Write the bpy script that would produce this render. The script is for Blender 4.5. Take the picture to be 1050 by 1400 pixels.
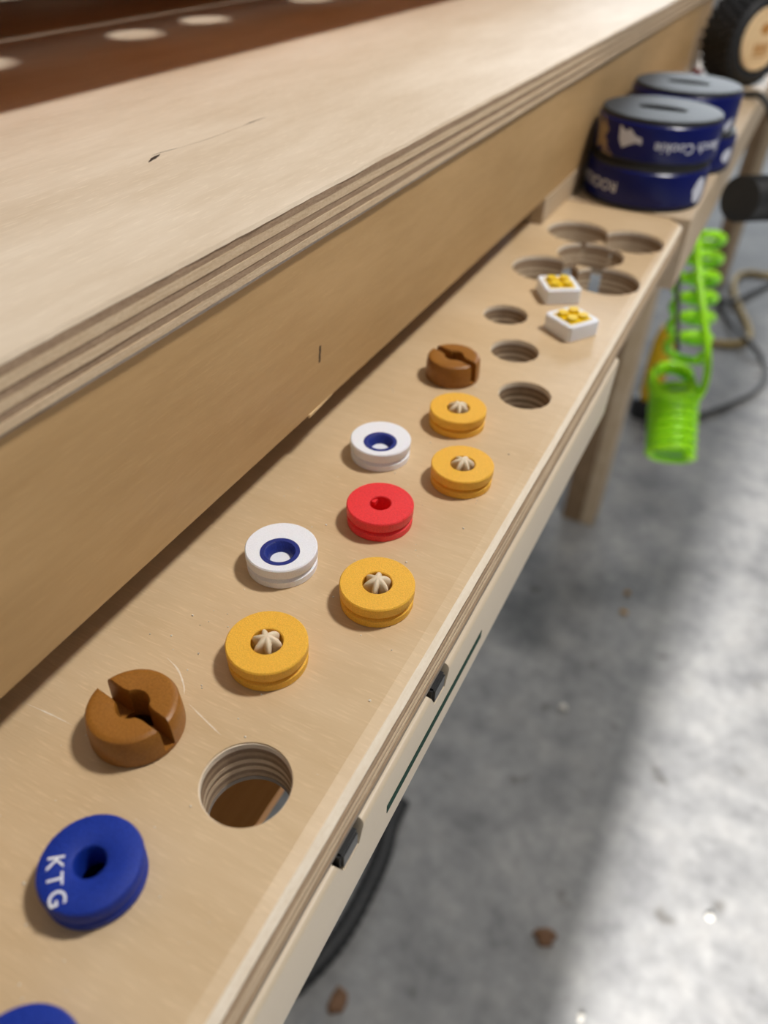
import bpy, bmesh, math, random
from mathutils import Vector, Matrix
random.seed(7)
for o in list(bpy.data.objects):
    bpy.data.objects.remove(o, do_unlink=True)
scene = bpy.context.scene
C = scene.collection
BZ = 800.0            # height of the storage shelf above the floor, mm; all builders below use mm with the shelf top at 0
S = 0.001
def W(p):
    return Vector((p[0]*S, p[1]*S, (p[2]+BZ)*S))

# ------------------------------------------------------------------ camera
F_PX, PITCH, ROLL, YAW, CAM_H = 1036.9, math.radians(39.98), math.radians(2.07), math.radians(25.42), 155.62
cp, sp, cy, sy = math.cos(PITCH), math.sin(PITCH), math.cos(YAW), math.sin(YAW)
FW = Vector((-sy*cp, cy*cp, -sp)); RT = Vector((cy, sy, 0)); UP = RT.cross(FW)
RT2 = RT*math.cos(ROLL) + UP*math.sin(ROLL); UP2 = UP*math.cos(ROLL) - RT*math.sin(ROLL)
cam_d = bpy.data.cameras.new('camera'); cam = bpy.data.objects.new('camera', cam_d); C.objects.link(cam)
m = Matrix((RT2, UP2, -FW)).transposed().to_4x4(); m.translation = W((0, 0, CAM_H)); cam.matrix_world = m
cam_d.sensor_fit = 'VERTICAL'; cam_d.sensor_height = 36.0; cam_d.lens = F_PX/1400*36
cam_d.clip_start = 0.005; cam_d.clip_end = 60
cam_d.dof.use_dof = True; cam_d.dof.focus_distance = 0.207; cam_d.dof.aperture_fstop = cam_d.lens/3.0
scene.camera = cam

# ------------------------------------------------------------------ world, lamps, exposure
wd = bpy.data.worlds.new('world'); scene.world = wd; wd.use_nodes = True
bg = wd.node_tree.nodes['Background']; bg.inputs[0].default_value = (1.0, 0.975, 0.95, 1); bg.inputs[1].default_value = 0.17
def lamp(name, loc, target, watts, shape, sx, syy=None, col=(1, 1, 1)):
    d = bpy.data.lights.new(name, 'AREA'); d.energy = watts; d.shape = shape; d.size = sx
    if syy: d.size_y = syy
    d.color = col
    o = bpy.data.objects.new(name, d); C.objects.link(o)
    o.location = W(loc); o.rotation_euler = (W(target)-W(loc)).to_track_quat('-Z', 'Y').to_euler()
    return o
lamp('ceiling_lamp_over_bench', (320, 520, 1050), (-80, 300, 0), 11.2, 'DISK', 0.15, col=(1.0, 0.955, 0.90))
lamp('daylight_from_far_window', (-500, 5600, 1250), (-60, 300, 0), 100, 'RECTANGLE', 2.6, 1.5, col=(0.86, 0.93, 1.0))
lamp('added_floor_lamp', (28, -2600, 1500), (300, 1100, -800), 520, 'DISK', 0.08, col=(1.0, 0.97, 0.94))  # unseen lamp added behind the camera to brighten the open floor
vs = scene.view_settings
vs.view_transform = 'Standard'; vs.look = 'None'; vs.gamma = 1.0; vs.exposure = 0.0; vs.use_curve_mapping = False

# ------------------------------------------------------------------ helpers: objects
def tag(o, label, cat, group=None):
    o['label'] = label; o['category'] = cat
    if group: o['group'] = group
    return o
def link(name, me, mat, parent=None):
    o = bpy.data.objects.new(name, me); C.objects.link(o)
    if mat: me.materials.clear(); me.materials.append(mat)
    if parent:
        o.parent = parent
        bpy.context.view_layer.update()
        o.matrix_parent_inverse = parent.matrix_world.inverted()
    return o
def empty(name, p, parent=None):
    o = bpy.data.objects.new(name, None); C.objects.link(o); o.empty_display_size = 0.01
    o.location = W(p)
    if parent:
        bpy.context.view_layer.update(); o.parent = parent; o.matrix_parent_inverse = parent.matrix_world.inverted()
    bpy.context.view_layer.update()
    return o
def bm_obj(name, bm, mat, parent=None, smooth=None, origin=None):
    """bm in local mm; written to the scene in metres"""
    bmesh.ops.recalc_face_normals(bm, faces=bm.faces[:])
    org = Vector(origin) if origin is not None else None
    if org is None:
        lo = Vector([min(v.co[i] for v in bm.verts) for i in range(3)]); hi = Vector([max(v.co[i] for v in bm.verts) for i in range(3)])
        org = Vector(((lo.x+hi.x)/2, (lo.y+hi.y)/2, lo.z))
    for v in bm.verts: v.co = (v.co-org)*S
    me = bpy.data.meshes.new(name); bm.to_mesh(me); bm.free()
    if smooth is not None:
        me.shade_smooth(); me.set_sharp_from_angle(angle=math.radians(smooth))
    o = bpy.data.objects.new(name, me); C.objects.link(o); o.location = W(org)
    if mat: me.materials.append(mat)
    bpy.context.view_layer.update()
    if parent:
        o.parent = parent; o.matrix_parent_inverse = parent.matrix_world.inverted()
    return o
def box(bm, x0, x1, y0, y1, z0, z1):
    vs_ = [bm.verts.new((x, y, z)) for z in (z0, z1) for y in (y0, y1) for x in (x0, x1)]
    for f in ((0, 2, 3, 1), (4, 5, 7, 6), (0, 1, 5, 4), (2, 6, 7, 3), (0, 4, 6, 2), (1, 3, 7, 5)):
        bm.faces.new([vs_[i] for i in f])
    return vs_
def bevel_all(bm, w, seg=2):
    bmesh.ops.bevel(bm, geom=bm.edges[:], offset=w, segments=seg, profile=0.5, affect='EDGES')
def prism(bm, pts, z0, z1, pts_top=None):
    a = [bm.verts.new((p[0], p[1], z0)) for p in pts]; b = [bm.verts.new((p[0], p[1], z1)) for p in (pts_top or pts)]
    n = len(pts)
    bm.faces.new(a[::-1]); bm.faces.new(b)
    for i in range(n): bm.faces.new((a[i], a[(i+1) % n], b[(i+1) % n], b[i]))
def lathe(bm, prof, n=72, cx=0, cyy=0, closed=True, cz=0, mat=None):
    """prof: list of (r, z); closed loop revolves to a ring or, with r = 0 ends, to a solid"""
    rings = []
    for r, z in prof:
        if r < 1e-6: rings.append([bm.verts.new((cx, cyy, z+cz))])
        else: rings.append([bm.verts.new((cx+r*math.cos(2*math.pi*k/n), cyy+r*math.sin(2*math.pi*k/n), z+cz)) for k in range(n)])
    pairs = list(zip(rings, rings[1:]))
    if closed: pairs.append((rings[-1], rings[0]))
    for a, b in pairs:
        for k in range(n):
            k2 = (k+1) % n
            if len(a) == 1 and len(b) == 1: break
            if len(a) == 1: bm.faces.new((a[0], b[k2], b[k]))
            elif len(b) == 1: bm.faces.new((a[k], a[k2], b[0]))
            else: bm.faces.new((a[k], a[k2], b[k2], b[k]))
def spline(pts, n):
    out = []; P = [Vector(p) for p in pts]; P = [P[0]*2-P[1]] + P + [P[-1]*2-P[-2]]
    for i in range(1, len(P)-2):
        for k in range(n):
            t = k/n; a, b, c, d = P[i-1:i+3]
            out.append(0.5*((2*b)+(c-a)*t+(2*a-5*b+4*c-d)*t*t+(3*b-a-3*c+d)*t**3))
    out.append(P[-2]); return out
def sweep(bm, path, rad, n=10):
    path = [Vector(p) for p in path]; rings = []
    t0 = (path[1]-path[0]).normalized(); nrm = t0.orthogonal().normalized()
    for i, p in enumerate(path):
        t = ((path[min(i+1, len(path)-1)]-path[max(i-1, 0)])).normalized()
        nrm = (nrm-t*nrm.dot(t)).normalized(); b = t.cross(nrm)
        r = rad(i) if callable(rad) else rad
        rings.append([bm.verts.new(p+(nrm*math.cos(2*math.pi*k/n)+b*math.sin(2*math.pi*k/n))*r) for k in range(n)])
    for a, b in zip(rings, rings[1:]):
        for k in range(n): bm.faces.new((a[k], a[(k+1) % n], b[(k+1) % n], b[k]))
    bm.faces.new(rings[0][::-1]); bm.faces.new(rings[-1])
def cut(o, cutter_bm):
    me = bpy.data.meshes.new('cutter'); bmesh.ops.recalc_face_normals(cutter_bm, faces=cutter_bm.faces[:])
    for v in cutter_bm.verts: v.co = W(v.co)
    cutter_bm.to_mesh(me)
    co = bpy.data.objects.new('cutter', me); C.objects.link(co)
    md = o.modifiers.new('b', 'BOOLEAN'); md.operation = 'DIFFERENCE'; md.solver = 'EXACT'; md.use_self = True; md.object = co
    bpy.context.view_layer.update()
    dg = bpy.context.evaluated_depsgraph_get()
    new = bpy.data.meshes.new_from_object(o.evaluated_get(dg)); o.modifiers.clear(); o.data = new
    bpy.data.objects.remove(co, do_unlink=True); bpy.data.meshes.remove(me)
def ray_at_depth(px, py, d):
    v = FW + RT2*((px-525)/F_PX) + UP2*((700-py)/F_PX)
    return Vector((0, 0, CAM_H)) + v*d
def ray_at_z(px, py, z):
    v = FW + RT2*((px-525)/F_PX) + UP2*((700-py)/F_PX)
    return Vector((0, 0, CAM_H)) + v*((z-CAM_H)/v.z)

# ------------------------------------------------------------------ helpers: materials
def new_mat(name):
    m_ = bpy.data.materials.new(name); m_.use_nodes = True
    nt = m_.node_tree; return m_, nt, nt.nodes['Principled BSDF']
def node(nt, kind, **kw):
    n = nt.nodes.new(kind)
    for k, v in kw.items(): setattr(n, k, v)
    return n
def noise(nt, vec, scale, detail=3, rough=0.55):
    n = node(nt, 'ShaderNodeTexNoise'); n.inputs['Scale'].default_value = scale; n.inputs['Detail'].default_value = detail; n.inputs['Roughness'].default_value = rough
    nt.links.new(vec, n.inputs['Vector']); return n.outputs['Fac']
def ramp(nt, fac, stops):
    r = node(nt, 'ShaderNodeValToRGB'); e = r.color_ramp.elements
    while len(e) < len(stops): e.new(0.5)
    for k, (p, c_) in enumerate(stops): e[k].position = p; e[k].color = (*c_, 1)
    nt.links.new(fac, r.inputs['Fac']); return r.outputs['Color']
def mix(nt, fac, a, b, mode='MIX'):
    n = node(nt, 'ShaderNodeMix', data_type='RGBA', blend_type=mode)
    if isinstance(fac, float): n.inputs[0].default_value = fac
    else: nt.links.new(fac, n.inputs[0])
    for k, v in ((6, a), (7, b)):
        if isinstance(v, tuple): n.inputs[k].default_value = (*v, 1)
        else: nt.links.new(v, n.inputs[k])
    return n.outputs[2]
def bump(nt, bsdf, h, strength, dist):
    b = node(nt, 'ShaderNodeBump'); b.inputs['Strength'].default_value = strength; b.inputs['Distance'].default_value = dist
    nt.links.new(h, b.inputs['Height']); nt.links.new(b.outputs[0], bsdf.inputs['Normal'])
def coords(nt, scale=(1, 1, 1), loc=(0, 0, 0)):
    t = node(nt, 'ShaderNodeNewGeometry'); mp = node(nt, 'ShaderNodeMapping')
    mp.inputs['Scale'].default_value = scale; mp.inputs['Location'].default_value = loc
    nt.links.new(t.outputs['Position'], mp.inputs['Vector']); return mp.outputs[0]
def wood(name, light, dark, grain='y', rough=0.5, fleck=0.35, seed=0.0, broad=0.5, spec=0.35):
    m_, nt, b = new_mat(name)
    al, ac = 45, 330
    sc = {'y': (ac, al, ac), 'x': (al, ac, ac)}[grain]
    fine = noise(nt, coords(nt, sc, (seed, seed*2, 0)), 1.0, 4, 0.6)
    sc2 = {'y': (38, 9, 38), 'x': (16, 30, 30)}[grain]
    big = noise(nt, coords(nt, sc2, (seed*3, 1, seed)), 1.0, 3, 0.5)
    sc3 = {'y': (1500, 160, 1500), 'x': (160, 1500, 1500)}[grain]
    fl = noise(nt, coords(nt, sc3), 1.0, 2, 0.5)
    c1 = ramp(nt, fine, [(0.3, dark), (0.7, light)])
    mid = tuple((a+d)/2 for a, d in zip(light, dark))
    c2 = ramp(nt, big, [(0.32, dark), (0.52, mid), (0.68, light)])
    col = mix(nt, broad, c1, c2)
    flr = ramp(nt, fl, [(0.56, (0, 0, 0)), (0.72, (1, 1, 1))])
    fm = node(nt, 'ShaderNodeMath', operation='MULTIPLY'); nt.links.new(flr, fm.inputs[0]); fm.inputs[1].default_value = fleck
    col = mix(nt, fm.outputs[0], col, tuple(min(1, v*1.22+0.03) for v in light))
    nt.links.new(col, b.inputs['Base Color']); b.inputs['Roughness'].default_value = rough
    b.inputs['Specular IOR Level'].default_value = spec
    bump(nt, b, fl, 0.25, 0.0002)
    return m_
def ply_mat(name, light, dark, seed):
    m_, nt, b = new_mat(name)
    f = noise(nt, coords(nt, (300, 90, 1500), (seed, 0, seed)), 1.0, 4, 0.65)
    g = noise(nt, coords(nt, (900, 700, 1500)), 1.0, 2)
    nt.links.new(mix(nt, 0.3, ramp(nt, f, [(0.3, dark), (0.72, light)]), ramp(nt, g, [(0.3, dark), (0.7, light)])), b.inputs['Base Color'])
    b.inputs['Roughness'].default_value = 0.7; b.inputs['Specular IOR Level'].default_value = 0.2
    bump(nt, b, g, 0.5, 0.0004)
    return m_
def plastic(name, col, rough=0.45, tex=0.0, spec=0.4, sss=0.0, speck=0.12, tscale=3600):
    m_, nt, b = new_mat(name)
    v = coords(nt)
    f = noise(nt, v, tscale, 2)
    dk = tuple(c_*(1-speck) for c_ in col); lt = tuple(min(1, c_*(1+speck)+speck*0.03) for c_ in col)
    nt.links.new(ramp(nt, f, [(0.35, dk), (0.65, lt)]), b.inputs['Base Color'])
    b.inputs['Roughness'].default_value = rough; b.inputs['Specular IOR Level'].default_value = spec
    if sss: b.inputs['Subsurface Weight'].default_value = sss; b.inputs['Subsurface Radius'].default_value = (1, 0.6, 0.4); b.inputs['Subsurface Scale'].default_value = 0.0012
    if tex: bump(nt, b, f, tex, 0.00025)
    return m_
M = {}
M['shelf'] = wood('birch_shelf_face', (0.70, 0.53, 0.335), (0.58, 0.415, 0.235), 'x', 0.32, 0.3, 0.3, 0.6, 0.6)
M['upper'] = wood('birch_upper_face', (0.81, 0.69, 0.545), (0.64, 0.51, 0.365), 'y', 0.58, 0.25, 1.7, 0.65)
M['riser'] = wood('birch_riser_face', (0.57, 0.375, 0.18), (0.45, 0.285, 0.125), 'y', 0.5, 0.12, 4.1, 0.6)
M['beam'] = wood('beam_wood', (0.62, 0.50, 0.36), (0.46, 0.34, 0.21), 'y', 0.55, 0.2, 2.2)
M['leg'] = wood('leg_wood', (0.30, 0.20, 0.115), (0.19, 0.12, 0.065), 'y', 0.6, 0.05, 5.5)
M['panel'] = wood('panel_wood', (0.64, 0.30, 0.09), (0.52, 0.23, 0.06), 'y', 0.6, 0.1, 6.5)
M['ply_light'] = ply_mat('ply_light', (0.73, 0.59, 0.42), (0.53, 0.39, 0.245), 1.0)
M['ply_white'] = ply_mat('ply_white', (0.88, 0.79, 0.66), (0.76, 0.64, 0.49), 2.0)
M['ply_dark'] = ply_mat('ply_dark', (0.45, 0.33, 0.225), (0.27, 0.18, 0.115), 3.0)
M['ply_deep'] = ply_mat('ply_deep', (0.37, 0.255, 0.165), (0.20, 0.13, 0.08), 3.5)
M['ply_mid'] = ply_mat('ply_mid', (0.53, 0.39, 0.255), (0.34, 0.23, 0.14), 4.0)
M['ply_grey'] = ply_mat('ply_grey', (0.36, 0.31, 0.26), (0.22, 0.18, 0.15), 5.0)
M['cream'] = plastic('cream_rail', (0.62, 0.52, 0.385), 0.42, 0.0, 0.4, speck=0.03)
M['black'] = plastic('black_plastic', (0.012, 0.013, 0.015), 0.4, 0.0, 0.4)
M['green_dark'] = plastic('dark_green', (0.012, 0.05, 0.035), 0.8, 0.0, 0.1)
M['yellow'] = plastic('yellow_print', (0.86, 0.47, 0.05), 0.5, 0.45, 0.35, 0.15, 0.12)
M['white'] = plastic('white_print', (0.86, 0.88, 0.95), 0.45, 0.3, 0.4, 0.1, 0.05)
M['red'] = plastic('red_print', (0.92, 0.03, 0.038), 0.4, 0.6, 0.45, 0.15, 0.2)
M['brown'] = plastic('brown_print', (0.30, 0.118, 0.014), 0.4, 0.25, 0.4, 0.1, 0.12, 1800)
M['blue'] = plastic('blue_print', (0.004, 0.03, 0.31), 0.5, 0.5, 0.25, 0.0, 0.25)
M['blue_ring'] = plastic('blue_ring_print', (0.008, 0.022, 0.21), 0.45, 0.5, 0.4, 0.0, 0.25)
M['cream_star'] = plastic('cream_star_print', (0.74, 0.62, 0.45), 0.45, 0.1, 0.4, 0.15, 0.04)
M['letter'] = plastic('white_paint', (0.82, 0.84, 0.90), 0.5)
M['brick_yellow'] = plastic('brick_yellow', (0.87, 0.60, 0.004), 0.35, 0.0, 0.4, speck=0.02)
M['cookie_blue'] = plastic('glossy_blue', (0.002, 0.006, 0.10), 0.28, 0.0, 0.28, speck=0.02)
M['rubber'] = plastic('black_rubber', (0.02, 0.021, 0.023), 0.5, 0.0, 0.4, speck=0.05)
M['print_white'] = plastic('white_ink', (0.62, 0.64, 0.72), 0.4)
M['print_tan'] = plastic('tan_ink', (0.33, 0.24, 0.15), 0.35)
M['lime'] = plastic('lime_hose', (0.42, 0.98, 0.008), 0.3, 0.0, 0.5, speck=0.02)
M['tan_hose'] = plastic('tan_hose', (0.52, 0.37, 0.12), 0.5, speck=0.04)
M['cable'] = plastic('dark_cable', (0.045, 0.045, 0.045), 0.45)
M['hose_black'] = plastic('hose_black', (0.022, 0.023, 0.025), 0.45)
M['tool_yellow'] = plastic('tool_yellow', (0.75, 0.47, 0.005), 0.4)
M['hub'] = wood('hub_wood', (0.90, 0.68, 0.40), (0.82, 0.56, 0.29), 'y', 0.5, 0.1, 9.0)
M['burn'] = plastic('burnt_wood', (0.50, 0.21, 0.04), 0.6)
M['pencil'] = plastic('pencil', (0.035, 0.02, 0.012), 0.6)
M['splinter'] = plastic('splinter', (0.72, 0.52, 0.27), 0.6)
M['leaf'] = plastic('dry_leaf', (0.17, 0.085, 0.04), 0.7, speck=0.3, tscale=400)
M['crumb'] = plastic('crumb', (0.55, 0.30, 0.06), 0.7)
M['chip_white'] = plastic('pale_chip', (0.75, 0.72, 0.65), 0.4)
M['shadow_wall_paint'] = plastic('shadow_wall_paint', (0.5, 0.49, 0.47), 0.8)
M['red_cap'] = plastic('red_cap', (0.16, 0.006, 0.004), 0.4)
M['grey_cap'] = plastic('grey_cap', (0.45, 0.42, 0.40), 0.4)
def floor_mat():
    m_, nt, b = new_mat('concrete')
    v = coords(nt)
    a = noise(nt, v, 3.2, 5, 0.6); c_ = noise(nt, v, 14, 4, 0.6); d = noise(nt, v, 60, 3, 0.6); s = noise(nt, coords(nt, (1, 1, 1), (3, 8, 0)), 22, 2, 0.5)
    base = ramp(nt, a, [(0.34, (0.19, 0.19, 0.19)), (0.5, (0.31, 0.31, 0.305)), (0.66, (0.42, 0.415, 0.40))])
    mid = ramp(nt, c_, [(0.34, (0.16, 0.16, 0.165)), (0.5, (0.32, 0.32, 0.315)), (0.66, (0.46, 0.45, 0.43))])
    col = mix(nt, 0.5, base, mid)
    fine = ramp(nt, d, [(0.3, (0.68, 0.69, 0.71)), (0.7, (1.06, 1.07, 1.10))])
    col = mix(nt, 0.6, col, fine, 'MULTIPLY')
    st = ramp(nt, s, [(0.66, (1, 1, 1)), (0.76, (0.45, 0.42, 0.38))])
    col = mix(nt, 0.8, col, st, 'MULTIPLY')
    nt.links.new(col, b.inputs['Base Color'])
    rr = ramp(nt, c_, [(0.3, (0.66, 0.66, 0.66)), (0.7, (0.82, 0.82, 0.82))]); nt.links.new(rr, b.inputs['Roughness'])
    bump(nt, b, d, 0.1, 0.002)
    return m_
M['floor'] = floor_mat()

# ------------------------------------------------------------------ setting
bm = bmesh.new(); box(bm, -3500, 4500, -4200, 9000, -BZ-60, -BZ); fl = bm_obj('floor', bm, M['floor']); fl['kind'] = 'structure'
# unseen wall added behind the camera; its end shapes the shade on the floor
bm = bmesh.new(); box(bm, -2200, 59, -1010, -900, -BZ, 1700); wl = bm_obj('unseen_shadow_wall', bm, M['shadow_wall_paint']); wl['kind'] = 'structure'

# ------------------------------------------------------------------ workbench
bench = tag(empty('workbench', (-120, 300, -BZ)), 'birch plywood workbench with stepped upper shelf above a long drilled storage shelf', 'workbench')
RH, RB = 10.16, 17.4
GX = {0: -95.0, 1: -79.2, 2: -63.8}
HOLES = [(-64.4, 69.0, RH), (-63.2, 258.6, RH), (-78.8, 291.6, RH), (-94.4, 323.3, RH),
         (-94.8, 386.5, RB), (-63.2, 386.5, RB), (-79.0, 417.5, RB+0.5), (-94.8, 449.0, RB), (-63.2, 449.0, RB),
         (-78.8, 38.0, 9.5), (-65.0, 6.8, 9.5), (-94.8, 69.2, 9.5), (-94.2, 258.3, 9.5)]
FRONT, BACK, NEAR, FAR = -42.4, -172.0, -70.0, 504.5
def shelf_outline(d, jit):
    r = 13.0; pts = [(BACK, NEAR)]
    n = 90
    pts.append((FRONT-d, NEAR))
    for k in range(1, n):
        pts.append((FRONT-d+random.uniform(-jit, jit), NEAR+(FAR-r-NEAR)*k/n))
    for k in range(13):
        a = math.pi/2*k/12
        pts.append((FRONT-d-r+r*math.cos(a), FAR-d-r+r*math.sin(a)))
    pts.append((BACK, FAR-d))
    return pts
shelf = empty('storage_shelf', (-107, 216, -15.5), bench)
zs = [(0, -0.5, 5.0, 2.0, 'shelf', 0.35), (-0.5, -2.2, 2.0, 0.1, 'ply_white', 0.3)]
z = -2.2; alt = ['ply_deep', 'ply_mid', 'ply_deep', 'ply_light', 'ply_deep', 'ply_light', 'ply_deep', 'ply_mid', 'ply_grey']
for k, nm in enumerate(alt):
    th = (1.4 if nm == 'ply_deep' else 1.55); th = min(th, z+15.5) if k < len(alt)-1 else z+15.5
    zs.append((z, z-th, 0.2 if nm == 'ply_deep' else 0.0, 0.2 if nm == 'ply_deep' else 0.0, nm, 0.05)); z -= th
for k, (z1, z0, d1, d0, nm, extra) in enumerate(zs):
    bm = bmesh.new(); st = random.getstate(); lo = shelf_outline(d0, 0.06); random.setstate(st); hi = shelf_outline(d1, 0.06)
    prism(bm, lo, z0, z1, hi)
    o = bm_obj('ply', bm, M[nm], shelf)
    cb = bmesh.new()
    for (hx, hy, hr) in HOLES:
        rr = hr + (0.3 if k == 0 else 0.05*math.sin(k*2.3) + (0.05 if nm == 'ply_dark' else 0))
        lathe(cb, [(0, z0-1), (rr, z0-1), (rr, z1+1), (0, z1+1)], 64, hx, hy, closed=False)
    cut(o, cb); cb.free()

# riser, with the strip that fills the gap below it at the far end
RX = -117.0
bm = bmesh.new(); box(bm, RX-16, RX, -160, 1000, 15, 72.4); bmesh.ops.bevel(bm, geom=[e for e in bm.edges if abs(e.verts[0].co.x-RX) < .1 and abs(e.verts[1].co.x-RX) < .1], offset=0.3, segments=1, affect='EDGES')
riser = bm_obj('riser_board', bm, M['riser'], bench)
bm = bmesh.new()
for k in range(8):
    t = k/8; wx = 0.35*math.sin(k*1.7)*0.3
    box(bm, RX, RX+0.05, 191.7+wx+t*0.9, 192.75+wx+t*0.9, 31.6+5.7*t, 31.6+5.7*(t+1/8))
bm_obj('pencil_mark', bm, M['pencil'], riser)['label'] = 'short dark pencil tick on the riser face'
bm = bmesh.new(); vs_ = [bm.verts.new(p) for p in ((RX, 184, 14.2), (RX+0.5, 184.5, 14.5), (RX+0.1, 200, 15.2), (RX, 184, 15.6), (RX+0.5, 184.5, 15.5), (RX+0.1, 200, 15.6))]
for f in ((0, 1, 2), (3, 5, 4), (0, 3, 4, 1), (1, 4, 5, 2), (0, 2, 5, 3)): bm.faces.new([vs_[i] for i in f])
bm_obj('splinter', bm, M['splinter'], riser)
bm = bmesh.new(); box(bm, RX-16, RX+0.4, 448, 1000, 0.05, 15); bevel_all(bm, 0.4, 1); bm_obj('spacer_strip', bm, M['beam'], bench)

# upper shelf, ply by ply
upper = empty('upper_shelf', (-400, 420, 72.4), bench)
UX, UZ = -115.5, 86.8
bands = [('upper', 1.1, 0.0), ('ply_dark', 2.1, 0.08), ('ply_light', 2.4, 0.0), ('ply_dark', 2.0, 0.3), ('ply_light', 2.1, 0.02), ('ply_dark', 2.0, 0.25), ('ply_light', 2.0, 0.0), ('ply_grey', 0.7, 0.15)]
z = UZ
for k, (nm, th, ins) in enumerate(bands):
    bm = bmesh.new(); n = 260 if k == 0 else 120
    pts = [(-800, -160)]; w = 0
    for i in range(n+1):
        w = w*0.75+random.uniform(-1, 1)*(0.22 if k == 0 else 0.1)
        pts.append((UX-ins+w, -160+1160*i/n))
    pts.append((-800, 1000))
    top = [(p[0]-(0.35 if k == 0 and 0 < i <= n+1 else 0), p[1]) for i, p in enumerate(pts)]
    prism(bm, pts, z-th, z, top)
    bm_obj('ply', bm, M[nm], upper); z -= th
# dark cracks in the top veneer
def crack(pts, wid, zt, par, name, mat):
    bm = bmesh.new(); P = spline(pts, 8); n = len(P)
    L = []; R_ = []
    for i, p in enumerate(P):
        t = (P[min(i+1, n-1)]-P[max(i-1, 0)]).normalized(); s_ = Vector((-t.y, t.x, 0)); ww = wid*math.sin(math.pi*(i+0.6)/(n+0.2))*random.uniform(0.6, 1.1)/2
        L.append(bm.verts.new(p+s_*ww)); R_.append(bm.verts.new(p-s_*ww))
    for i in range(n-1): bm.faces.new((L[i], L[i+1], R_[i+1], R_[i]))
    r = bmesh.ops.extrude_face_region(bm, geom=bm.faces[:])
    for v in r['geom']:
        if isinstance(v, bmesh.types.BMVert): v.co.z += 0.03
    return bm_obj(name, bm, mat, par)
def px_path(pts, z_): return [ray_at_z(a, b, z_) for a, b in pts]
crack(px_path([(203, 222), (212, 215), (219, 211)], UZ), 1.7, UZ, upper, 'veneer_crack', M['pencil'])
crack(px_path([(207, 213), (222, 208), (245, 202)], UZ), 0.35, UZ, upper, 'veneer_crack', M['pencil'])
crack(px_path([(332, 172), (347, 166), (364, 160)], UZ), 0.55, UZ, upper, 'veneer_crack', M['pencil'])
crack(px_path([(246, 202), (290, 188), (332, 172)], UZ), 0.22, UZ, upper, 'veneer_crack', M['leg'])

# perforated worktop held above the upper shelf: light falls through its holes
WZ = 126.0
work = empty('perforated_worktop', (-500, 420, UZ), bench)
kx = 0.675
spots = [(-324, 258), (-326, 359), (-329, 423), (-331, 545), (-480, 414), (-480, 600), (-480, 300)]
for x1, x0 in ((-231, -328), (-343, -790)):
    bm = bmesh.new(); box(bm, x0, x1, -150, 990, WZ, WZ+18); o = bm_obj('worktop_board', bm, M['panel'], work)
    cb = bmesh.new()
    for q in spots:
        hx, hy = q[0]*1.018+kx*48, q[1]*1.018+48*(520-q[1])/963
        if x0 < hx < x1: lathe(cb, [(0, WZ-2), (18.5, WZ-2), (18.5, WZ+20), (0, WZ+20)], 48, hx, hy, closed=False)
    cut(o, cb); cb.free()
for (px_, py_) in ((-760, -120), (-760, 960), (-560, 960), (-560, -120)):
    bm = bmesh.new(); box(bm, px_-20, px_+20, py_-20, py_+20, UZ, WZ); bm_obj('worktop_post', bm, M['leg'], work)

# cream rail under the shelf edge, with two notches and a long slot
RF = -40.6
bm = bmesh.new(); prof = [(RF-12, -43), (RF-12, -15.6)]
prof += [(RF-1.6+1.6*math.sin(a), -17.2+1.6*math.cos(a)) for a in [math.pi/2*k/5 for k in range(6)]]
prof += [(RF-1.6+1.6*math.cos(a), -41.4-1.6*math.sin(a)) for a in [math.pi/2*k/5 for k in range(6)]]
ra = [bm.verts.new((p[0], NEAR, p[1])) for p in prof]; rb_ = [bm.verts.new((p[0], 338 + (p[1]+15.6)*0.3, p[1])) for p in prof]
bm.faces.new(ra); bm.faces.new(rb_[::-1])
for i in range(len(prof)): bm.faces.new((ra[i], rb_[i], rb_[(i+1) % len(prof)], ra[(i+1) % len(prof)]))
rail = bm_obj('under_rail', bm, M['cream'], bench, 30)
cb = bmesh.new()
for y0 in (69.5, 121.5):
    vs_ = []
    for x in (RF-6, RF+2):
        vs_.append([cb.verts.new((x, y, zz)) for y, zz in ((y0-2.2, -14), (y0+12.2, -14), (y0+8.6, -22.0), (y0+1.4, -22.0))])
    a, b = vs_; cb.faces.new(a[::-1]); cb.faces.new(b)
    for i in range(4): cb.faces.new((a[i], a[(i+1) % 4], b[(i+1) % 4], b[i]))
cut(rail, cb); cb.free()
cb = bmesh.new(); box(cb, RF-4, RF+2, 93.6, 162, -33.2, -29.6); cut(rail, cb); cb.free()
for y0 in (69.5, 121.5):
    bm = bmesh.new(); box(bm, RF-5.8, RF-0.2, y0+1.0, y0+9.0, -21.9, -15.7); bmesh.ops.bevel(bm, geom=bm.edges[:], offset=0.7, segments=2, affect='EDGES')
    bm_obj('clip', bm, M['black'], rail)['label'] = 'small black clip in a notch of the cream rail'
bm = bmesh.new(); box(bm, RF-3.9, RF+0.12, 93.7, 161.9, -33.15, -29.65); bm_obj('slot_strip', bm, M['green_dark'], rail)['label'] = 'dark green strip in the long rail slot'

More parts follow.
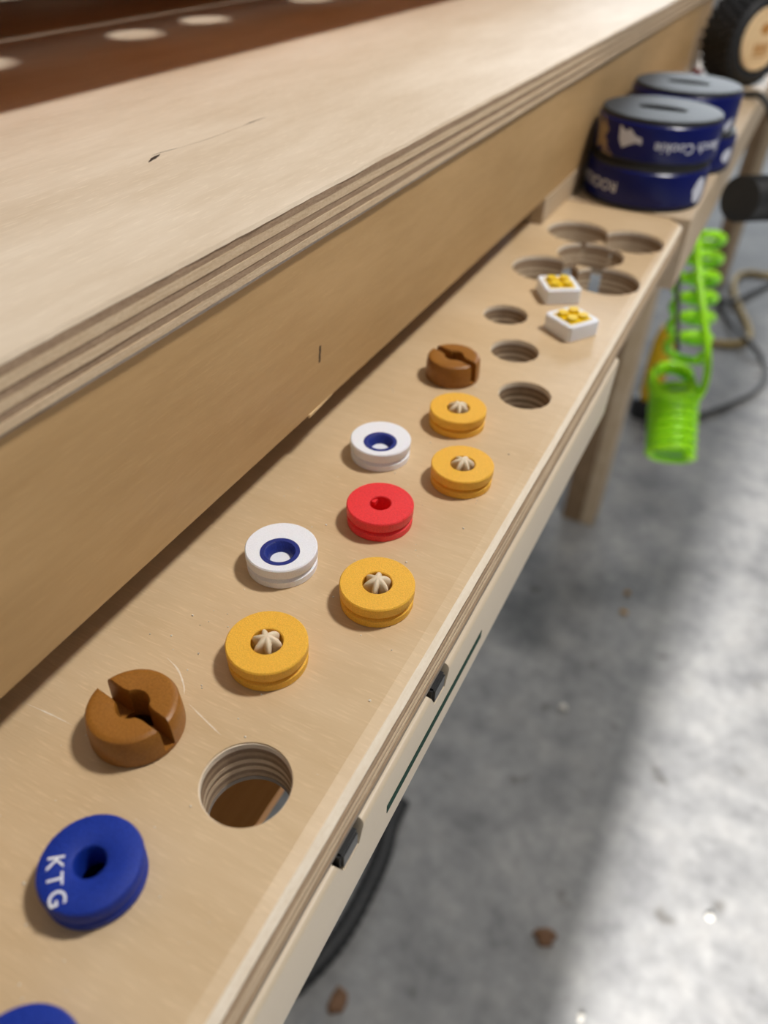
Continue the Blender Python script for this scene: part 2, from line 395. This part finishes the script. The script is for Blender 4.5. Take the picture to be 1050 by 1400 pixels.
# frame below: stringer, tray bottom, far beam, legs
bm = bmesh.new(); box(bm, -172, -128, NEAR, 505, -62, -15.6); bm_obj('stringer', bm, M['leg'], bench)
bm = bmesh.new(); box(bm, -172, -101, NEAR, 300, -126, -120); bm_obj('tray_bottom', bm, M['panel'], bench)
bm = bmesh.new(); box(bm, -172, -39.5, 505, 2640, -45, 0); bevel_all(bm, 0.6, 2); bm_obj('far_beam', bm, M['beam'], bench)
for (lx, ly) in ((-146, 1215), (-80, 2555)):
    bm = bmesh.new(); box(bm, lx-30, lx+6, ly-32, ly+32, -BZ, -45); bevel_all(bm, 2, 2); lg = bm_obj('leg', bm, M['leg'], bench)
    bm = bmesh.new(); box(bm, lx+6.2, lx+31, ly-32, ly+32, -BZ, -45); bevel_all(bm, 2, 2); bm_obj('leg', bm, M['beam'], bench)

# ------------------------------------------------------------------ printed discs on the shelf
R0 = 10.5
def disc_profile(rin, h=7.16, rin_bot=None):
    rb = rin if rin_bot is None else rin_bot
    return [(rb, 0.0), (R0-0.5, 0.0), (R0-0.25, 0.25), (R0-0.2, 2.3), (R0-0.45, 2.6), (R0-1.15, 2.9), (R0-1.15, 3.3), (R0-0.2, 3.9), (R0-0.05, 4.2), (R0-0.05, h-0.35), (R0-0.35, h), (rin+0.25, h), (rin, h-0.25)]
def star(bm, cx, cyy, z0, ztop, r, rot):
    n, m_ = 72, 14; rings = []
    for j in range(m_+1):
        t = j/m_
        rad = r*math.cos(t*math.pi/2)**0.8 if t < 1 else 0
        lob = 0.27*(1-t)**0.35
        z_ = z0+(ztop-z0)*(math.sin(t*math.pi/2)**1.0*0.62 + 0.38*t)
        if rad < 1e-3: rings.append([bm.verts.new((cx, cyy, ztop))]); continue
        rings.append([bm.verts.new((cx+rad*(1-lob+lob*math.cos(6*(2*math.pi*k/n-rot)))*math.cos(2*math.pi*k/n+0.18*t), cyy+rad*(1-lob+lob*math.cos(6*(2*math.pi*k/n-rot)))*math.sin(2*math.pi*k/n+0.18*t), z_)) for k in range(n)])
    base = [bm.verts.new((v.co.x*0.75+cx*0.25, v.co.y*0.75+cyy*0.25, 0.4)) for v in rings[0]]
    rings.insert(0, base)
    bm.faces.new(base[::-1])
    for a, b in zip(rings, rings[1:]):
        for k in range(n):
            if len(b) == 1: bm.faces.new((a[k], a[(k+1) % n], b[0]))
            else: bm.faces.new((a[k], a[(k+1) % n], b[(k+1) % n], b[k]))
def yellow_disc(x, y, rot, label):
    t = tag(empty('cream_topped_disc', (x, y, 0)), label, 'disc', 'yellow discs with cream stars')
    bm = bmesh.new(); lathe(bm, disc_profile(4.15)); lathe(bm, [(0, 0.05), (4.2, 0.05), (4.2, 0.5), (0, 0.5)], closed=False, n=48)
    for v in bm.verts: v.co.x += x; v.co.y += y
    bm_obj('body', bm, M['yellow'], t, 35)
    bm = bmesh.new(); star(bm, x-0.1, y+0.1, 6.3, 9.0, 4.05, rot)
    bm_obj('cream_star', bm, M['cream_star'], t, 60)
yellow_disc(-79.2, 100.6, 0.2, 'yellow grooved disc with cream star, nearest and largest of the four yellow ones')
yellow_disc(-64.1, 132.2, 0.75, 'yellow grooved disc with cream star directly in front of the red disc')
yellow_disc(-64.4, 194.9, 0.4, 'yellow grooved disc with cream star right of the far white disc')
yellow_disc(-79.0, 226.4, 1.0, 'yellow grooved disc with cream star just in front of the far brown split disc')
def white_disc(x, y, label):
    t = tag(empty('white_eye_disc', (x, y, 0)), label, 'disc', 'white discs with a blue ring')
    ox, oy = 0.9, -2.1
    bm = bmesh.new(); lathe(bm, [(0, 0), *disc_profile(0)[1:11], (0, 7.16)], closed=False)
    for v in bm.verts: v.co.x += x; v.co.y += y
    o = bm_obj('body', bm, M['white'], t, 35)
    cb = bmesh.new(); lathe(cb, [(0, 4.2), (5.75, 4.2), (5.75, 8), (0, 8)], 64, x+ox, y+oy, closed=False); cut(o, cb); cb.free()
    bm = bmesh.new(); lathe(bm, [(2.95, 4.22), (5.72, 4.22), (5.72, 7.2), (4.5, 7.22), (4.2, 7.0), (3.1, 4.9)], 64, x+ox, y+oy)
    bm_obj('blue_ring', bm, M['blue_ring'], t, 35)
white_disc(-95.1, 132.1, 'white grooved disc with dark blue ring, the nearer of two, beside the red disc')
white_disc(-94.9, 194.9, 'white grooved disc with dark blue ring, the farther of two, behind the red disc')
bm = bmesh.new(); lathe(bm, disc_profile(3.3)); lathe(bm, [(0, 0.05), (3.35, 0.05), (3.35, 0.6), (0, 0.6)], closed=False, n=48)
box(bm, -3.2, -2.0, 0.4, 2.6, 4.9, 6.2)
for v in bm.verts: v.co.x += -79.0; v.co.y += 163.3
tag(bm_obj('red_disc', bm, M['red'], None, 35), 'bright red grooved plastic disc with an open centre hole', 'disc')
def brown_disc(x, y, ang, label):
    bm = bmesh.new(); hw, ri, ro, h = 1.45, 3.7, 10.95, 9.4
    lathe(bm, [(ri, 0.0), (ro-0.55, 0.0), (ro-0.15, 0.5), (ro-0.2, 1.5), (ri, 1.5)], 72)
    for s in (1, -1):
        def ring(r_o, r_i, w, zz):
            a0 = math.asin(w/r_o); a1 = math.asin(min(0.999, (w+0.0)/r_i)); pts = []
            for k in range(33):
                a = a0+(math.pi-2*a0)*k/32; pts.append((r_o*math.cos(a), r_o*math.sin(a)))
            # rounded inner lips where the bore meets the slit
            pts.append((-r_i-1.3, w)); pts.append((-r_i-0.3, w+0.15))
            for k in range(17):
                a = math.pi-(a1+0.12)-(math.pi-2*a1-0.24)*k/16; pts.append((r_i*math.cos(a), r_i*math.sin(a)))
            pts.append((r_i+0.3, w+0.15)); pts.append((r_i+1.3, w))
            return [bm.verts.new((px_, s*py_, zz)) for px_, py_ in pts]
        prof = [(0.0, 1.45, 0), (-0.1, 4.5, 0), (-0.35, h-1.3, 0), (-0.75, h-0.5, 0.08), (-1.45, h-0.05, 0.3), (-2.2, h, 0.5)]
        rs = [ring(ro+d, ri+w, hw+w, zz) for d, zz, w in prof]
        n = len(rs[0])
        for a, b in zip(rs, rs[1:]):
            for i in range(n): bm.faces.new((a[i], a[(i+1) % n], b[(i+1) % n], b[i]))
        bm.faces.new(rs[0][::-1])
        top = bm.faces.new(rs[-1]); bmesh.ops.triangulate(bm, faces=[top])
    lathe(bm, [(ri, 0.02), (9.2, 0.02), (9.2, -11.5), (8.8, -12), (0, -12), (0, -11), (ri, -11)], closed=False)
    ca, sa = math.cos(ang), math.sin(ang)
    for v in bm.verts: v.co = Vector((x+v.co.x*ca-v.co.y*sa, y+v.co.x*sa+v.co.y*ca, v.co.z))
    tag(bm_obj('split_disc', bm, M['brown'], None, 30, (x, y, 0)), label, 'disc', 'brown split discs')
brown_disc(-94.8, 69.2, math.radians(-8), 'brown plastic disc split by a slot, nearer and larger one, beside the near open hole')
brown_disc(-94.2, 258.3, math.radians(-19), 'brown plastic disc split by a slot, farther one, behind the yellow discs')
# blue discs
def blue_body(bm, x, y, tilt=None):
    lathe(bm, [(3.0, 0), (9.7, 0), (10.1, 0.4), (10.15, 2.2), (9.75, 2.7), (9.7, 3.1), (10.2, 3.7), (10.3, 5.6), (9.9, 6.7), (9.1, 7.15), (3.9, 7.15), (3.3, 6.8), (3.0, 6.0)])
    lathe(bm, [(3.0, 0.02), (9.2, 0.02), (9.2, -11.5), (8.8, -12), (0, -12), (0, -11), (3.0, -11)], closed=False)
    for v in bm.verts: v.co.x += x; v.co.y += y
def text_mesh(txt, size, extrude, offset=0.0):
    cu = bpy.data.curves.new('t', 'FONT'); cu.body = txt; cu.size = size; cu.extrude = extrude; cu.offset = offset; cu.align_x = 'CENTER'; cu.align_y = 'CENTER'; cu.resolution_u = 6
    o = bpy.data.objects.new('t', cu); C.objects.link(o); bpy.context.view_layer.update()
    me = bpy.data.meshes.new_from_object(o.evaluated_get(bpy.context.evaluated_depsgraph_get()))
    bpy.data.objects.remove(o, do_unlink=True); bpy.data.curves.remove(cu)
    bm = bmesh.new(); bm.from_mesh(me); bpy.data.meshes.remove(me); return bm
kx0, ky0 = -78.8, 38.0
kt = tag(empty('lettered_disc', (kx0, ky0, 0)), 'cobalt blue disc with a centre hole and white letters KTG', 'disc', 'blue discs')
bm = bmesh.new(); blue_body(bm, kx0, ky0); bm_obj('body', bm, M['blue'], kt, 35)
for ch, (lx, ly), rot, sz in (('K', (-84.5, 34.7), -52, 4.6), ('T', (-82.15, 32.15), -46, 4.4), ('G', (-79.2, 29.75), -38, 4.6)):
    bm = text_mesh(ch, sz, 0.06, 0.02)
    a = math.radians(rot); ca, sa = math.cos(a), math.sin(a)
    for v in bm.verts: v.co = Vector((lx+v.co.x*ca-v.co.y*sa, ly+v.co.x*sa+v.co.y*ca, 7.18+v.co.z))
    bm_obj('letter', bm, M['letter'], kt)['label'] = 'white painted letter ' + ch
bm = bmesh.new(); blue_body(bm, -65.0, 6.8)
tag(bm_obj('blue_disc', bm, M['blue'], None, 35), 'cobalt blue disc cut off by the bottom edge of the picture', 'disc', 'blue discs')
# white squares with four-stud yellow bricks
def brick_square(x, y, rot, label):
    t = tag(empty('white_square_plug', (x, y, 0)), label, 'square plug', 'white squares with yellow bricks')
    a = math.radians(rot); ca, sa = math.cos(a), math.sin(a)
    def place(bm):
        for v in bm.verts: v.co = Vector((x+v.co.x*ca-v.co.y*sa, y+v.co.x*sa+v.co.y*ca, v.co.z))
    def rsq(h, r):
        return [(sx*(h-r)+r*math.cos(q), sy_*(h-r)+r*math.sin(q)) for sx, sy_, q0 in ((1, 1, 0), (-1, 1, 1), (-1, -1, 2), (1, -1, 3)) for q in [math.pi/2*(q0+i/6) for i in range(7)]]
    bm = bmesh.new()
    loops = [(8.5, 1.9, 0), (8.9, 2.2, 0.5), (8.9, 2.2, 6.8), (8.5, 1.9, 7.3), (6.4, 0.5, 7.3), (6.3, 0.4, 5.0)]
    rs = [[bm.verts.new((*p, zz)) for p in rsq(h, r)] for h, r, zz in loops]
    n = len(rs[0]); bm.faces.new(rs[0][::-1]); bm.faces.new(rs[-1])
    for p, q in zip(rs, rs[1:]):
        for i in range(n): bm.faces.new((p[i], p[(i+1) % n], q[(i+1) % n], q[i]))
    place(bm); bm_obj('frame', bm, M['white'], t, 35)
    bm = bmesh.new(); box(bm, -6.1, 6.1, -6.1, 6.1, 5.05, 7.5); bevel_all(bm, 0.15, 1); place(bm)
    br = bm_obj('brick', bm, M['brick_yellow'], t)
    for sx in (-1, 1):
        for sy_ in (-1, 1):
            bm = bmesh.new(); lathe(bm, [(0, 7.4), (2.4, 7.4), (2.4, 8.9), (2.2, 9.1), (0, 9.1)], 24, sx*3.1, sy_*3.1, closed=False); place(bm)
            bm_obj('stud', bm, M['brick_yellow'], br, 35)
brick_square(-79.0, 354.5, 33, 'white square plug with yellow four-stud brick, farther one, at the large overlapping holes')
brick_square(-63.1, 321.5, 57, 'white square plug with yellow four-stud brick, nearer one, turned like a diamond')

# ------------------------------------------------------------------ blue round work grippers
def wrap(bm, R_, cx, cyy, ang, zc):
    for v in bm.verts:
        r = R_+v.co.z; a = ang+v.co.x/R_
        v.co = Vector((cx+r*math.cos(a), cyy+r*math.sin(a), zc+v.co.y))
def patch(pts, R_, cx, cyy, ang, zc, name, mat, par):
    """flat print on the curved side: outline (mm along the side, mm up), filled as a fine grid-free fan"""
    bm = bmesh.new(); P = [Vector((p[0], p[1], 0)) for p in pts]; ctr = sum(P, Vector())/len(P)
    n = len(P); rings = [[bm.verts.new(ctr+(p-ctr)*f) for p in P] for f in (1, 0.66, 0.33)]
    cv = bm.verts.new(ctr)
    for a, b in zip(rings, rings[1:]):
        for i in range(n): bm.faces.new((a[i], a[(i+1) % n], b[(i+1) % n], b[i]))
    for i in range(n): bm.faces.new((rings[-1][i], rings[-1][(i+1) % n], cv))
    r = bmesh.ops.extrude_face_region(bm, geom=bm.faces[:])
    for v in r['geom']:
        if isinstance(v, bmesh.types.BMVert): v.co.z += 0.08
    wrap(bm, R_, cx, cyy, ang, zc); return bm_obj(name, bm, mat, par)
def oval(w, h, n=20): return [(w/2*math.cos(2*math.pi*k/n), h/2*math.sin(2*math.pi*k/n)) for k in range(n)]
def gripper(x, y, z0, label):
    t = tag(empty('bench_gripper', (x, y, z0)), label, 'gripper', 'blue round bench grippers')
    bm = bmesh.new(); lathe(bm, [(0, 2.2), (36.6, 2.2), (37.4, 2.8), (37.6, 4), (37.6, 20.5), (37.3, 21.8), (36.4, 22.6), (0, 22.6)], 96, closed=False)
    for v in bm.verts: v.co += Vector((x, y, z0))
    bm_obj('body', bm, M['cookie_blue'], t, 35)
    bm = bmesh.new(); lathe(bm, [(0, 0), (36.3, 0), (36.9, 0.6), (36.9, 2.2), (0, 2.2)], 96, closed=False)
    for v in bm.verts: v.co += Vector((x, y, z0))
    bm_obj('bottom_pad', bm, M['rubber'], t, 35)
    bm = bmesh.new(); lathe(bm, [(0, 22.6), (36.2, 22.6), (36.4, 23.2), (36.0, 24.8), (35.5, 25), (0, 25)], 96, closed=False)
    for v in bm.verts: v.co += Vector((x, y, z0))
    pad = bm_obj('top_pad', bm, M['rubber'], t, 35)
    cb = bmesh.new(); pts = [(x+(15*math.cos(a)), y+7*math.sin(a)) for a in [2*math.pi*k/40 for k in range(40)]]; prism(cb, pts, z0+23.4, z0+26); cut(pad, cb); cb.free()
    bm = bmesh.new()
    for k in range(-23, 24):                       # fine ribs moulded into the pad
        u = k*1.5; L = math.sqrt(max(0, 35.2**2-u*u))
        segs = [(-L, L)]
        if abs(u) < 16.0:
            g = 8.0*math.sqrt(max(0, 1-(u/16.0)**2)); segs = [(-L, -g), (g, L)]
        for a, b in segs: box(bm, x+u-0.42, x+u+0.42, y+a, y+b, z0+24.95, z0+25.35)
    rb = bm_obj('pad_ribs', bm, M['rubber'], pad); rb['kind'] = 'stuff'
    return t
FACE = math.atan2(-545, 79)
Zt = 25.45
g1 = gripper(-77.8, 539, 0.02, 'blue gripper under another, bottom of the front stack, white print reading upside down')
for txt, ang, sz, zc, gt in (('ROCKLER', -52, 8.6, 12.0, g1),):
    bm = text_mesh(txt, sz, 0.05, 0.08)
    for v in bm.verts: v.co.x, v.co.y = -v.co.x, -v.co.y
    wrap(bm, 37.65, -77.8, 539, FACE+math.radians(ang), zc); bm_obj('lettering', bm, M['print_white'], gt)['label'] = 'white upside-down lettering on the blue side'
patch([(p[0]*(1+0.12*math.sin(i*2.1)), p[1]*(1+0.1*math.cos(i*3.3))) for i, p in enumerate(oval(13, 15))], 37.62, -77.8, 539, FACE+math.radians(63), 11.5, 'printed_splash', M['print_white'], g1)
g2 = gripper(-77, 541.5, Zt, 'blue gripper on top of the front stack, dark ribbed pad, upside-down white lettering')
bm = text_mesh('Bench Cookie', 8.2, 0.05, 0.06)
for v in bm.verts: v.co.x, v.co.y = -v.co.x, -v.co.y
wrap(bm, 37.65, -77, 541.5, FACE+math.radians(36), Zt+11.5); bm_obj('lettering', bm, M['print_white'], g2)['label'] = 'white upside-down lettering on the blue side'
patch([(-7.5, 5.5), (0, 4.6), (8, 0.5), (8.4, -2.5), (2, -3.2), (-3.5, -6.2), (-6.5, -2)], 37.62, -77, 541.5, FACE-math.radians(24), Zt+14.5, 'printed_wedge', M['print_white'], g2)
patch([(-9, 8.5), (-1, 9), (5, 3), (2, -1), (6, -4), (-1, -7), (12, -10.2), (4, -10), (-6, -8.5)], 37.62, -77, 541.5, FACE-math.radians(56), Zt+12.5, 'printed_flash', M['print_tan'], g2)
g3 = gripper(-73, 632, 0.02, 'blue gripper at the bottom of the rear stack, mostly hidden by the front stack')
patch(oval(12, 9), 37.62, -73, 632, FACE+math.radians(62), 11.5, 'printed_splash', M['print_white'], g3)
g4 = gripper(-77, 634, Zt, 'blue gripper on top of the rear stack, its pad catching bright light')
patch([(-4, -1), (0, 3), (5, 4), (3, -3), (-2, -5)], 37.62, -77, 634, FACE+math.radians(58), Zt+5, 'printed_splash', M['print_white'], g4)

# ------------------------------------------------------------------ wheel with wooden hub on the far beam
wx, wy, wr, ww = -73, 962, 42.0, 44.0
wheel = tag(empty('wheel', (wx, wy, 0)), 'black knobbly wheel with a pale wooden hub standing on the far end', 'wheel')
def wheel_place(bm):
    ax = Vector((0.80, -0.60, 0)).normalized(); u_ = Vector((0, 0, 1)); v_ = ax.cross(u_)
    for v in bm.verts: v.co = Vector((wx, wy, wr+0.1)) + ax*v.co.z + u_*v.co.x + v_*v.co.y
bm = bmesh.new(); lathe(bm, [(27, -ww/2+3), (34, -ww/2), (38.5, -ww/2+3), (40.2, -ww/2+8), (40.4, 0), (40.2, ww/2-8), (38.5, ww/2-3), (34, ww/2), (29, ww/2-0.5), (27, ww/2-4)], 72); wheel_place(bm); tire = bm_obj('tire', bm, M['rubber'], wheel, 35)
bm = bmesh.new()
for k in range(30):
    a = 2*math.pi*k/30
    for j, zc in enumerate((-15, -5, 5, 15)):
        aa = a+(0.1 if j % 2 else 0)
        b2 = bmesh.new(); box(b2, 39.6, 41.9, -2.9, 2.9, zc-3.8, zc+3.8)
        mt = Matrix.Rotation(aa, 3, 'Z')
        vm = {}
        for v in b2.verts: vm[v] = bm.verts.new(mt @ v.co)
        for f in b2.faces: bm.faces.new([vm[v] for v in f.verts])
        b2.free()
wheel_place(bm); tr = bm_obj('tread_blocks', bm, M['rubber'], tire); tr['kind'] = 'stuff'
bm = bmesh.new(); lathe(bm, [(0, -10), (27, -10), (27.6, ww/2-5), (27.4, ww/2-1), (26.4, ww/2), (23.6, ww/2), (23.2, ww/2-0.8), (0, ww/2-0.8)], 64, closed=False); wheel_place(bm); hub = bm_obj('hub', bm, M['hub'], wheel, 35)
def burn(pts):
    bm = bmesh.new(); prism(bm, pts, ww/2-0.8, ww/2-0.7); wheel_place(bm); bm_obj('burnt_mark', bm, M['burn'], hub)
burn([(9+5*math.cos(a), 0+6*math.sin(a)) for a in [2*math.pi*k/14 for k in range(14)]])
for k in range(4): burn([(-12, -10+5.2*k), (-3.5, -10+5.2*k), (-3.5, -6.6+5.2*k), (-12, -6.6+5.2*k)])
burn([(-15, -9), (-13.4, -9), (-13.4, 9), (-15, 9)])
bm = bmesh.new(); lathe(bm, [(0, 0), (7, 0), (7.5, 0.8), (7.5, 9), (6.5, 10), (0, 10)], 32, -104, 905, closed=False, cz=0)
tag(bm_obj('grey_tube', bm, M['grey_cap'], None, 35), 'small pale grey tube behind the gripper stacks', 'tube')
bm = bmesh.new(); lathe(bm, [(0, 0), (4.5, 0), (5, 0.8), (5, 13), (3, 15), (0, 15)], 32, -107, 926, closed=False, cz=0)
tag(bm_obj('red_tube', bm, M['red_cap'], None, 35), 'small dark red tube against the wheel', 'tube')
bm = bmesh.new(); sweep(bm, spline([(-96, 893, 3), (-75, 890, 3), (-55, 895, 3), (-36, 885, 3), (-10, 880, -25), (40, 880, -60)], 10), 3.2)
tag(bm_obj('power_cable', bm, M['cable'], None, 60), 'black cable running over the beam in front of the wheel', 'cable')

# ------------------------------------------------------------------ hoses and cables
bm = bmesh.new()
a0 = Vector((-37.5, 640, -40)); path = []; N = 340
pl = spline([(-22.5, 676, -31), (-4, 705, -35), (30, 748, -41), (110, 830, -45), (300, 1000, -30), (600, 1300, 0), (900, 1700, -700)], N//6)
rs_, acc = [pl[0]], 0.0
for a_, b_ in zip(pl, pl[1:]):                       # even 1 mm steps so that the ribs are regular
    L_ = (b_-a_).length; t_ = 1.0-acc
    while t_ <= L_: rs_.append(a_.lerp(b_, t_/L_)); t_ += 1.0
    acc = (L_-(t_-1.0)) if L_ else acc
sweep(bm, rs_, lambda i: 16.0+1.5*math.cos(i*2*math.pi/5), 22)
tag(bm_obj('vacuum_hose', bm, M['hose_black'], None, 60), 'thick black corrugated vacuum hose beside the blue grippers', 'hose')

coil = tag(empty('coiled_air_hose', ray_at_depth(918, 640, 850)), 'lime green coiled air hose hanging beside the bench leg', 'hose')
def coil_tube(A, B, turns, rad, tube, ph=0.0, n=26, axis=None, r_end=None):
    A, B = Vector(A), Vector(B); ax = (B-A).normalized() if axis is None else Vector(axis).normalized()
    u_ = ax.orthogonal().normalized(); v_ = ax.cross(u_); out = []
    T = int(turns*n)
    for k in range(T+1):
        t = k/T; a = ph+2*math.pi*turns*t; r = rad if r_end is None else rad+(r_end-rad)*t
        out.append(A+(B-A)*t+(u_*math.cos(a)+v_*math.sin(a))*r)
    return out
top = ray_at_depth(962, 318, 880); mid = ray_at_depth(937, 492, 860); bot = ray_at_depth(916, 626, 845)
bm = bmesh.new(); sweep(bm, coil_tube(top, mid, 6.5, 22, 4.2), 4.8, 10); bm_obj('stretched_coil', bm, M['lime'], coil, 60)
bm = bmesh.new(); sweep(bm, coil_tube(ray_at_depth(922, 528, 856), bot, 8.5, 23.5, 4.2), 4.3, 10); bm_obj('tight_coil', bm, M['lime'], coil, 60)
e0 = ray_at_depth(921, 517, 836); bm = bmesh.new(); sweep(bm, coil_tube(e0, e0+(-FW*0.6+UP2*0.5)*-14, 2.6, 22, 4.2, axis=-FW*0.75+UP2*0.5), 4.2, 10); bm_obj('end_loop', bm, M['lime'], coil, 60)
bm = bmesh.new(); sweep(bm, spline([ray_at_depth(952, 300, 850), ray_at_depth(955, 370, 838), ray_at_depth(962, 430, 832), ray_at_depth(968, 490, 832), ray_at_depth(962, 530, 836), ray_at_depth(944, 556, 842), ray_at_depth(936, 566, 846)], 10), 4.0); bm_obj('straight_end', bm, M['lime'], coil, 60)
bm = bmesh.new(); sweep(bm, spline([ray_at_depth(930, 318, 812), ray_at_depth(927, 400, 806), ray_at_depth(926, 480, 800)], 12), 2.6)
tag(bm_obj('thin_black_cable', bm, M['cable'], None, 60), 'thin black cable hanging against the green coil', 'cable')
FZ = -BZ
bm = bmesh.new(); sweep(bm, spline([ray_at_z(a, b, FZ+9) for a, b in ((1100, 379), (1050, 376), (1022, 373), (1008, 378), (1003, 390), (1006, 408), (1014, 426), (1023, 446), (1024, 461), (1010, 469), (985, 469), (955, 464), (932, 455))], 10), 9)
tag(bm_obj('tan_air_line', bm, M['tan_hose'], None, 60), 'tan yellow hose looping across the concrete floor', 'hose')
def over(a, b, h=8): return ray_at_z(a, b, FZ+h)
bm = bmesh.new(); sweep(bm, spline([over(1110, 372), over(1060, 386), over(1030, 399), over(1002, 412, 16), over(984, 410, 26), over(978, 403, 26)], 10), 8)
tag(bm_obj('black_floor_cable', bm, M['cable'], None, 60), 'black cable on the floor crossing the tan hose toward the right edge', 'cable')
bm = bmesh.new(); sweep(bm, spline([over(981, 412, 8), over(992, 431), over(1010, 453, 24), over(1027, 470, 26), over(1042, 492), over(1047, 512), over(1034, 534), over(1003, 550), over(960, 566), over(920, 576), over(880, 582)], 10), 6.5)
tag(bm_obj('curved_floor_cable', bm, M['cable'], None, 60), 'black cable curving over the floor behind the green coil', 'cable')
bm = bmesh.new(); pth = spline([over(548, 1095, 13), over(533, 1128, 13), over(524, 1165, 13), over(507, 1205, 13), over(478, 1260, 13), over(445, 1305, 13), over(400, 1350, 13)], 12)
sweep(bm, pth, lambda i: 12+1.0*math.sin(i*1.9), 14)
tag(bm_obj('black_hose', bm, M['hose_black'], None, 60), 'black hose on the floor just under the cream rail', 'hose')

# yellow tool behind the leg
base = ray_at_z(880, 566, FZ); topv = Vector((0, 0, 1))
tool = tag(empty('yellow_tool', base), 'yellow and black plastic tool standing between bench leg and green coil', 'tool')
bm = bmesh.new(); lathe(bm, [(0, 0), (34, 0), (36, 4), (36, 30), (28, 44), (0, 44)], 32, base.x, base.y, closed=False, cz=base.z); bm_obj('base', bm, M['black'], tool, 35)
bm = bmesh.new(); lathe(bm, [(0, 44), (19, 44), (23, 60), (25, 130), (23, 190), (15, 222), (0, 230)], 32, base.x, base.y, closed=False, cz=base.z); bm_obj('handle', bm, M['tool_yellow'], tool, 35)

# ------------------------------------------------------------------ bits on the floor
def blob(name, px, py, sx, sy_, sz, mat, label, cat, rot=0.0, seed=1, grp=None):
    rnd = random.Random(seed); p = ray_at_z(px, py, FZ)
    bm = bmesh.new(); bmesh.ops.create_icosphere(bm, subdivisions=3, radius=1)
    ph = [rnd.uniform(0, 6) for _ in range(6)]
    for v in bm.verts:
        f = 1+0.22*math.sin(3*v.co.x+ph[0])+0.18*math.sin(4*v.co.y+ph[1]*2)+0.12*math.sin(7*v.co.x+5*v.co.y+ph[2])
        c_ = v.co*f; x, y = c_.x*sx, c_.y*sy_
        v.co = Vector((p.x+x*math.cos(rot)-y*math.sin(rot), p.y+x*math.sin(rot)+y*math.cos(rot), FZ+max(0, (c_.z+0.7)*sz)))
    return tag(bm_obj(name, bm, mat, None, 60), label, cat, grp)
blob('dry_leaf', 744, 1282, 16, 9, 5, M['leaf'], 'crumpled brown dry leaf on the concrete floor', 'leaf', 0.3, 3)
blob('orange_crumb', 857, 812, 5, 4, 4, M['crumb'], 'orange crumb on the floor, the farther of two', 'crumb', 0, 4, 'orange crumbs')
blob('orange_crumb', 853, 838, 6, 4, 4, M['crumb'], 'orange crumb on the floor, the nearer of two', 'crumb', 0, 5, 'orange crumbs')
blob('pale_chip', 770, 968, 5, 5, 4, M['chip_white'], 'small pale chip in the shaded part of the floor', 'chip', 0, 6, 'pale chips')
blob('pale_chip', 970, 1255, 5, 5, 4, M['chip_white'], 'small pale chip in the bright part of the floor', 'chip', 0, 7, 'pale chips')
blob('pale_chip', 793, 1392, 4, 4, 3, M['chip_white'], 'tiny pale chip at the bottom edge below the leaf', 'chip', 0, 8, 'pale chips')
blob('dark_lump', 463, 1371, 11, 11, 4, M['leaf'], 'dark brown lump on the floor near the bottom of the rail', 'lump', 0, 9)

# sawdust flecks and pale scratches on the storage shelf
bm = bmesh.new(); rnd = random.Random(21)
for k in range(170):
    x, y = rnd.uniform(-112, -50), rnd.uniform(-10, 330); r = rnd.choice((0.12, 0.16, 0.2, 0.28))
    if any((x-hx)**2+(y-hy)**2 < (hr+1.0)**2 for hx, hy, hr in HOLES): continue
    g = bmesh.ops.create_icosphere(bm, subdivisions=1, radius=r)
    for v in g['verts']: v.co = Vector((x+v.co.x*rnd.uniform(0.7, 1.6), y+v.co.y, max(0.0, v.co.z+r*0.5)))
sd = tag(bm_obj('sawdust', bm, M['chip_white']), 'pale sawdust flecks scattered between the discs on the shelf', 'sawdust'); sd['kind'] = 'stuff'
for p_, w_ in (([(228, 899), (243, 915), (251, 936), (252, 950)], 0.5), ([(258, 962), (280, 984), (303, 1006)], 0.4), ([(36, 962), (70, 977), (98, 991)], 0.35)):
    crack(px_path(p_, 0.0), w_, 0, shelf, 'pale_scratch', M['ply_white'])
